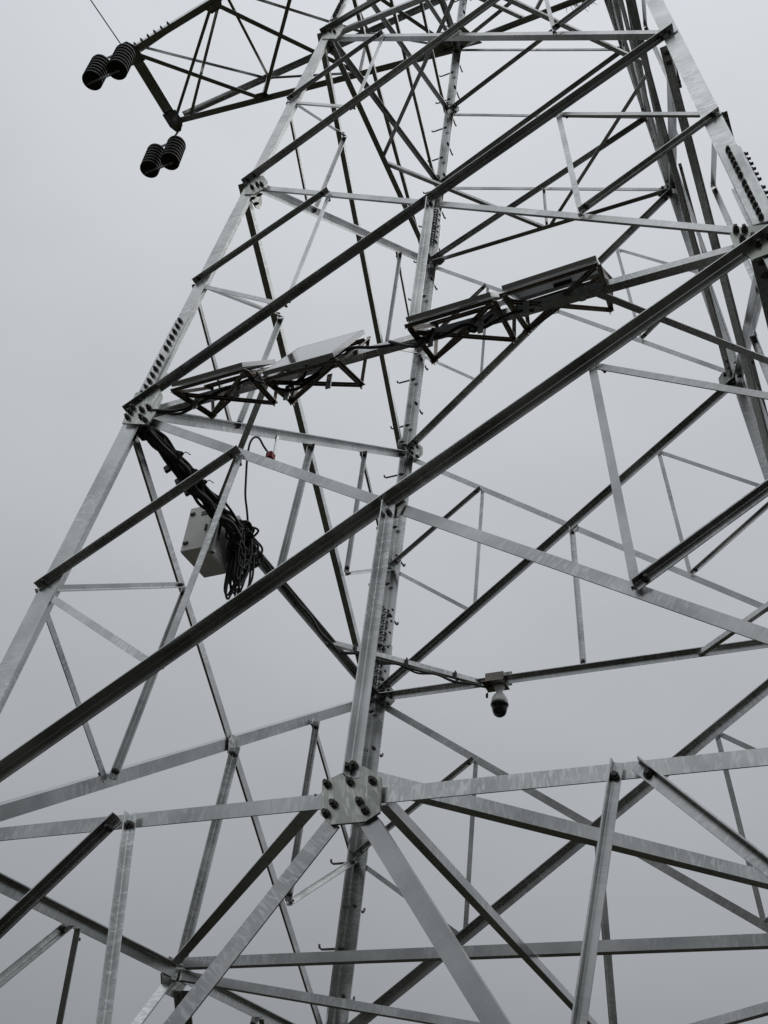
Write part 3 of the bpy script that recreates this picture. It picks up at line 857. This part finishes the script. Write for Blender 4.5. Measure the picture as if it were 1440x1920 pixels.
# ------------------------------------------------------------------ dome camera
bK = leg_pt('C', z1).lerp(leg_pt('D', z1), 0.305)
bK = V((-0.665, 0.9 * W - 0.03, zb1))
ptz = thing('dome_camera', 'white and black dome security camera hanging below the dark far beam', 'camera', bK)
link_mesh('clamp_plate', box_mesh(0.19, 0.010, 0.14, 0.002), M['plate'], ptz, Matrix.Translation(bK + V((0.015, 0.085, 0.055))))
for k in (-1, 1):
    link_mesh('slot', box_mesh(0.012, 0.014, 0.075, 0.0), M['label'], ptz, Matrix.Translation(bK + V((0.015 + k * 0.055, 0.082, 0.075))))
link_mesh('base_plate', box_mesh(0.20, 0.20, 0.012, 0.002), M['rack'], ptz, Matrix.Translation(bK + V((-0.01, -0.02, -0.055))))
link_mesh('mount_box', box_mesh(0.17, 0.012, 0.12, 0.002), M['rack'], ptz, Matrix.Translation(bK + V((-0.01, -0.055, -0.005))))
link_mesh('neck', lathe_mesh([(0.048, 0.0), (0.046, -0.02), (0.030, -0.035), (0.030, -0.075), (0.036, -0.085)], 20), M['white'], ptz, Matrix.Translation(bK + V((0.02, 0, -0.060))))
link_mesh('housing', lathe_mesh([(0.030, 0.0), (0.046, -0.006), (0.066, -0.035), (0.074, -0.07), (0.074, -0.088), (0.070, -0.092)], 28), M['white'], ptz, Matrix.Translation(bK + V((0.02, 0, -0.138))))
link_mesh('dome', lathe_mesh([(0.079, 0.0), (0.080, -0.016), (0.072, -0.024), (0.066, -0.05), (0.062, -0.075), (0.050, -0.102), (0.030, -0.118), (0.008, -0.123)], 28), M['black'], ptz, Matrix.Translation(bK + V((0.02, 0, -0.231))))
link_mesh('pigtail', cable([bK + V((-0.05, -0.04, -0.06)), bK + V((-0.06, -0.05, -0.11)), bK + V((-0.075, -0.055, -0.15))], [0.004] * 13), M['cable'], ptz)
link_mesh('plug', lathe_mesh([(0.007, 0.0), (0.012, -0.008), (0.011, -0.04), (0.004, -0.046)], 10), M['cable'], ptz, Matrix.Translation(bK + V((-0.077, -0.056, -0.145))))

ptz.scale = (0.86, 0.86, 0.86)

# ------------------------------------------------------------------ insulator strings
IS = 0.86
def insulator(top, label):
    root = thing('insulator_string', label, 'insulator', top, 'insulator strings at the cross-arm tips')
    disc = lathe_mesh([(0.095, 0.0), (0.120, -0.008), (0.138, -0.020), (0.147, -0.034), (0.152, -0.058), (0.155, -0.074), (0.153, -0.082), (0.140, -0.080), (0.132, -0.090), (0.116, -0.078), (0.100, -0.086), (0.080, -0.074), (0.060, -0.080), (0.030, -0.070)], 28)
    disc.transform(Matrix.Scale(IS, 4)); disc.materials.append(M['porcelain'])
    for k in range(7):
        link_mesh('disc', disc, None, root, Matrix.Translation(V(top) + V((0, 0, -0.05 - k * 0.082 * IS))))
    link_mesh('cap', lathe_mesh([(0.012, 0.02), (0.016, 0.0), (0.03, -0.02), (0.032, -0.055)], 12), M['bolt'], root, Matrix.Translation(V(top)))
    link_mesh('pin', lathe_mesh([(0.014, 0.0), (0.014, -0.05), (0.022, -0.055), (0.022, -0.08)], 10), M['bolt'], root, Matrix.Translation(V(top) + V((0, 0, -0.05 - 6 * 0.082 * IS - 0.05))))
    return root
def yoke(p, q, label, link_to=None):
    root = thing('yoke_plate', label, 'yoke', (V(p) + V(q)) / 2)
    u = (V(q) - V(p)).normalized()
    c = (V(p) + V(q)) / 2; up_ = V((0, 0, 1)); nn = u.cross(up_).normalized()
    plate('plate', [V(p) - u * .05 - up_ * .03, V(q) + u * .05 - up_ * .03, V(q) + u * .05 + up_ * .02, V(p) - u * .05 + up_ * .02], nn, 0.014, -0.007, root, 'wire')
    if link_to is not None:
        link_mesh('shackle', tube_mesh(smooth_path([c, c.lerp(V(link_to), .5) + V((0.01, 0, 0)), V(link_to)], 3), 0.014, 8), M['bolt'], root)
    return root
zi = 14.06
for T, y, nm, zt in ((T1, -0.70, 'upper left', zi), (T2, 0.64, 'lower', zi - 0.02)):
    pa, pb = V((-4.98, y, zt)), V((-5.37, y, zt))
    if nm == 'lower': pa, pb = V((-5.035, y, zt)), V((-5.375, y, zt))
    if nm == 'upper left':
        la_ = 'dark ribbed insulator string, right one of the upper pair at the cross-arm tip'
        lb_ = 'outermost dark ribbed insulator string, left one of the upper pair'
        ly, lo_ = 'short pale yoke bar across the tops of the upper insulator pair', 'pale yoke bar joining the bottoms of the upper insulator pair'
    else:
        la_ = 'dark ribbed insulator string, right one of the lower pair hanging under the cross-arm tip'
        lb_ = 'dark ribbed insulator string, left one of the lower pair hanging under the cross-arm tip'
        ly, lo_ = 'short pale yoke bar across the tops of the lower insulator pair', 'pale yoke bar joining the bottoms of the lower insulator pair'
    insulator(pa, la_); insulator(pb, lb_)
    tip = T + V((0, -0.13 if y < 0 else 0.13, -0.02))
    yoke(pa + V((0, 0, 0.03)), pb + V((0, 0, 0.03)), ly, tip)
    yoke(pa + V((0, 0, -0.60)), pb + V((0, 0, -0.60)), lo_)
# thin line leaving the arm tip
w0 = on_plane(226, 82, UPZ, V((0, 0, 14.2)))
w1 = on_plane(170, 0, UPZ, V((0, 0, 14.35)))
wd2 = (w1 - w0)
lw = link_mesh('line_wire', tube_mesh([w0, w1, w0 + wd2 * 30], 0.008, 6), M['wire'])
lw['label'] = 'thin wire running up and out of view from the cross-arm tip'; lw['category'] = 'wire'

# ------------------------------------------------------------------ straw caught in the lattice
nK = NRM['K']; pK = leg_pt('C', 0)
vs, fs = [], []
for k in range(46):
    rnd = random.Random(900 + k)
    a = on_plane(1066 + rnd.uniform(-14, 40), 4 + rnd.uniform(-6, 8), nK, pK)
    d = V((rnd.uniform(-.5, .5), rnd.uniform(-.3, .3), -1)).normalized() * rnd.uniform(0.05, 0.22)
    s = d.cross(V((0.3, 1, 0.2))).normalized() * 0.003
    b = a + d * .6 + V((rnd.uniform(-.03, .03), 0, 0)); c = a + d
    o = len(vs)
    s2_ = s.cross(d).normalized() * 0.003
    vs += [a - s, a + s, b - s, b + s, c, a + s2_, b + s2_]
    fs += [(o, o + 1, o + 3, o + 2), (o + 2, o + 3, o + 4), (o + 1, o + 5, o + 6, o + 3), (o + 5, o, o + 2, o + 6), (o + 3, o + 6, o + 4), (o + 6, o + 2, o + 4)]
tw = link_mesh('straw', pydata(vs, fs), M['twig'])
tw['kind'] = 'stuff'; tw['label'] = 'wisps of dry straw caught on the upper far beam'; tw['category'] = 'straw'
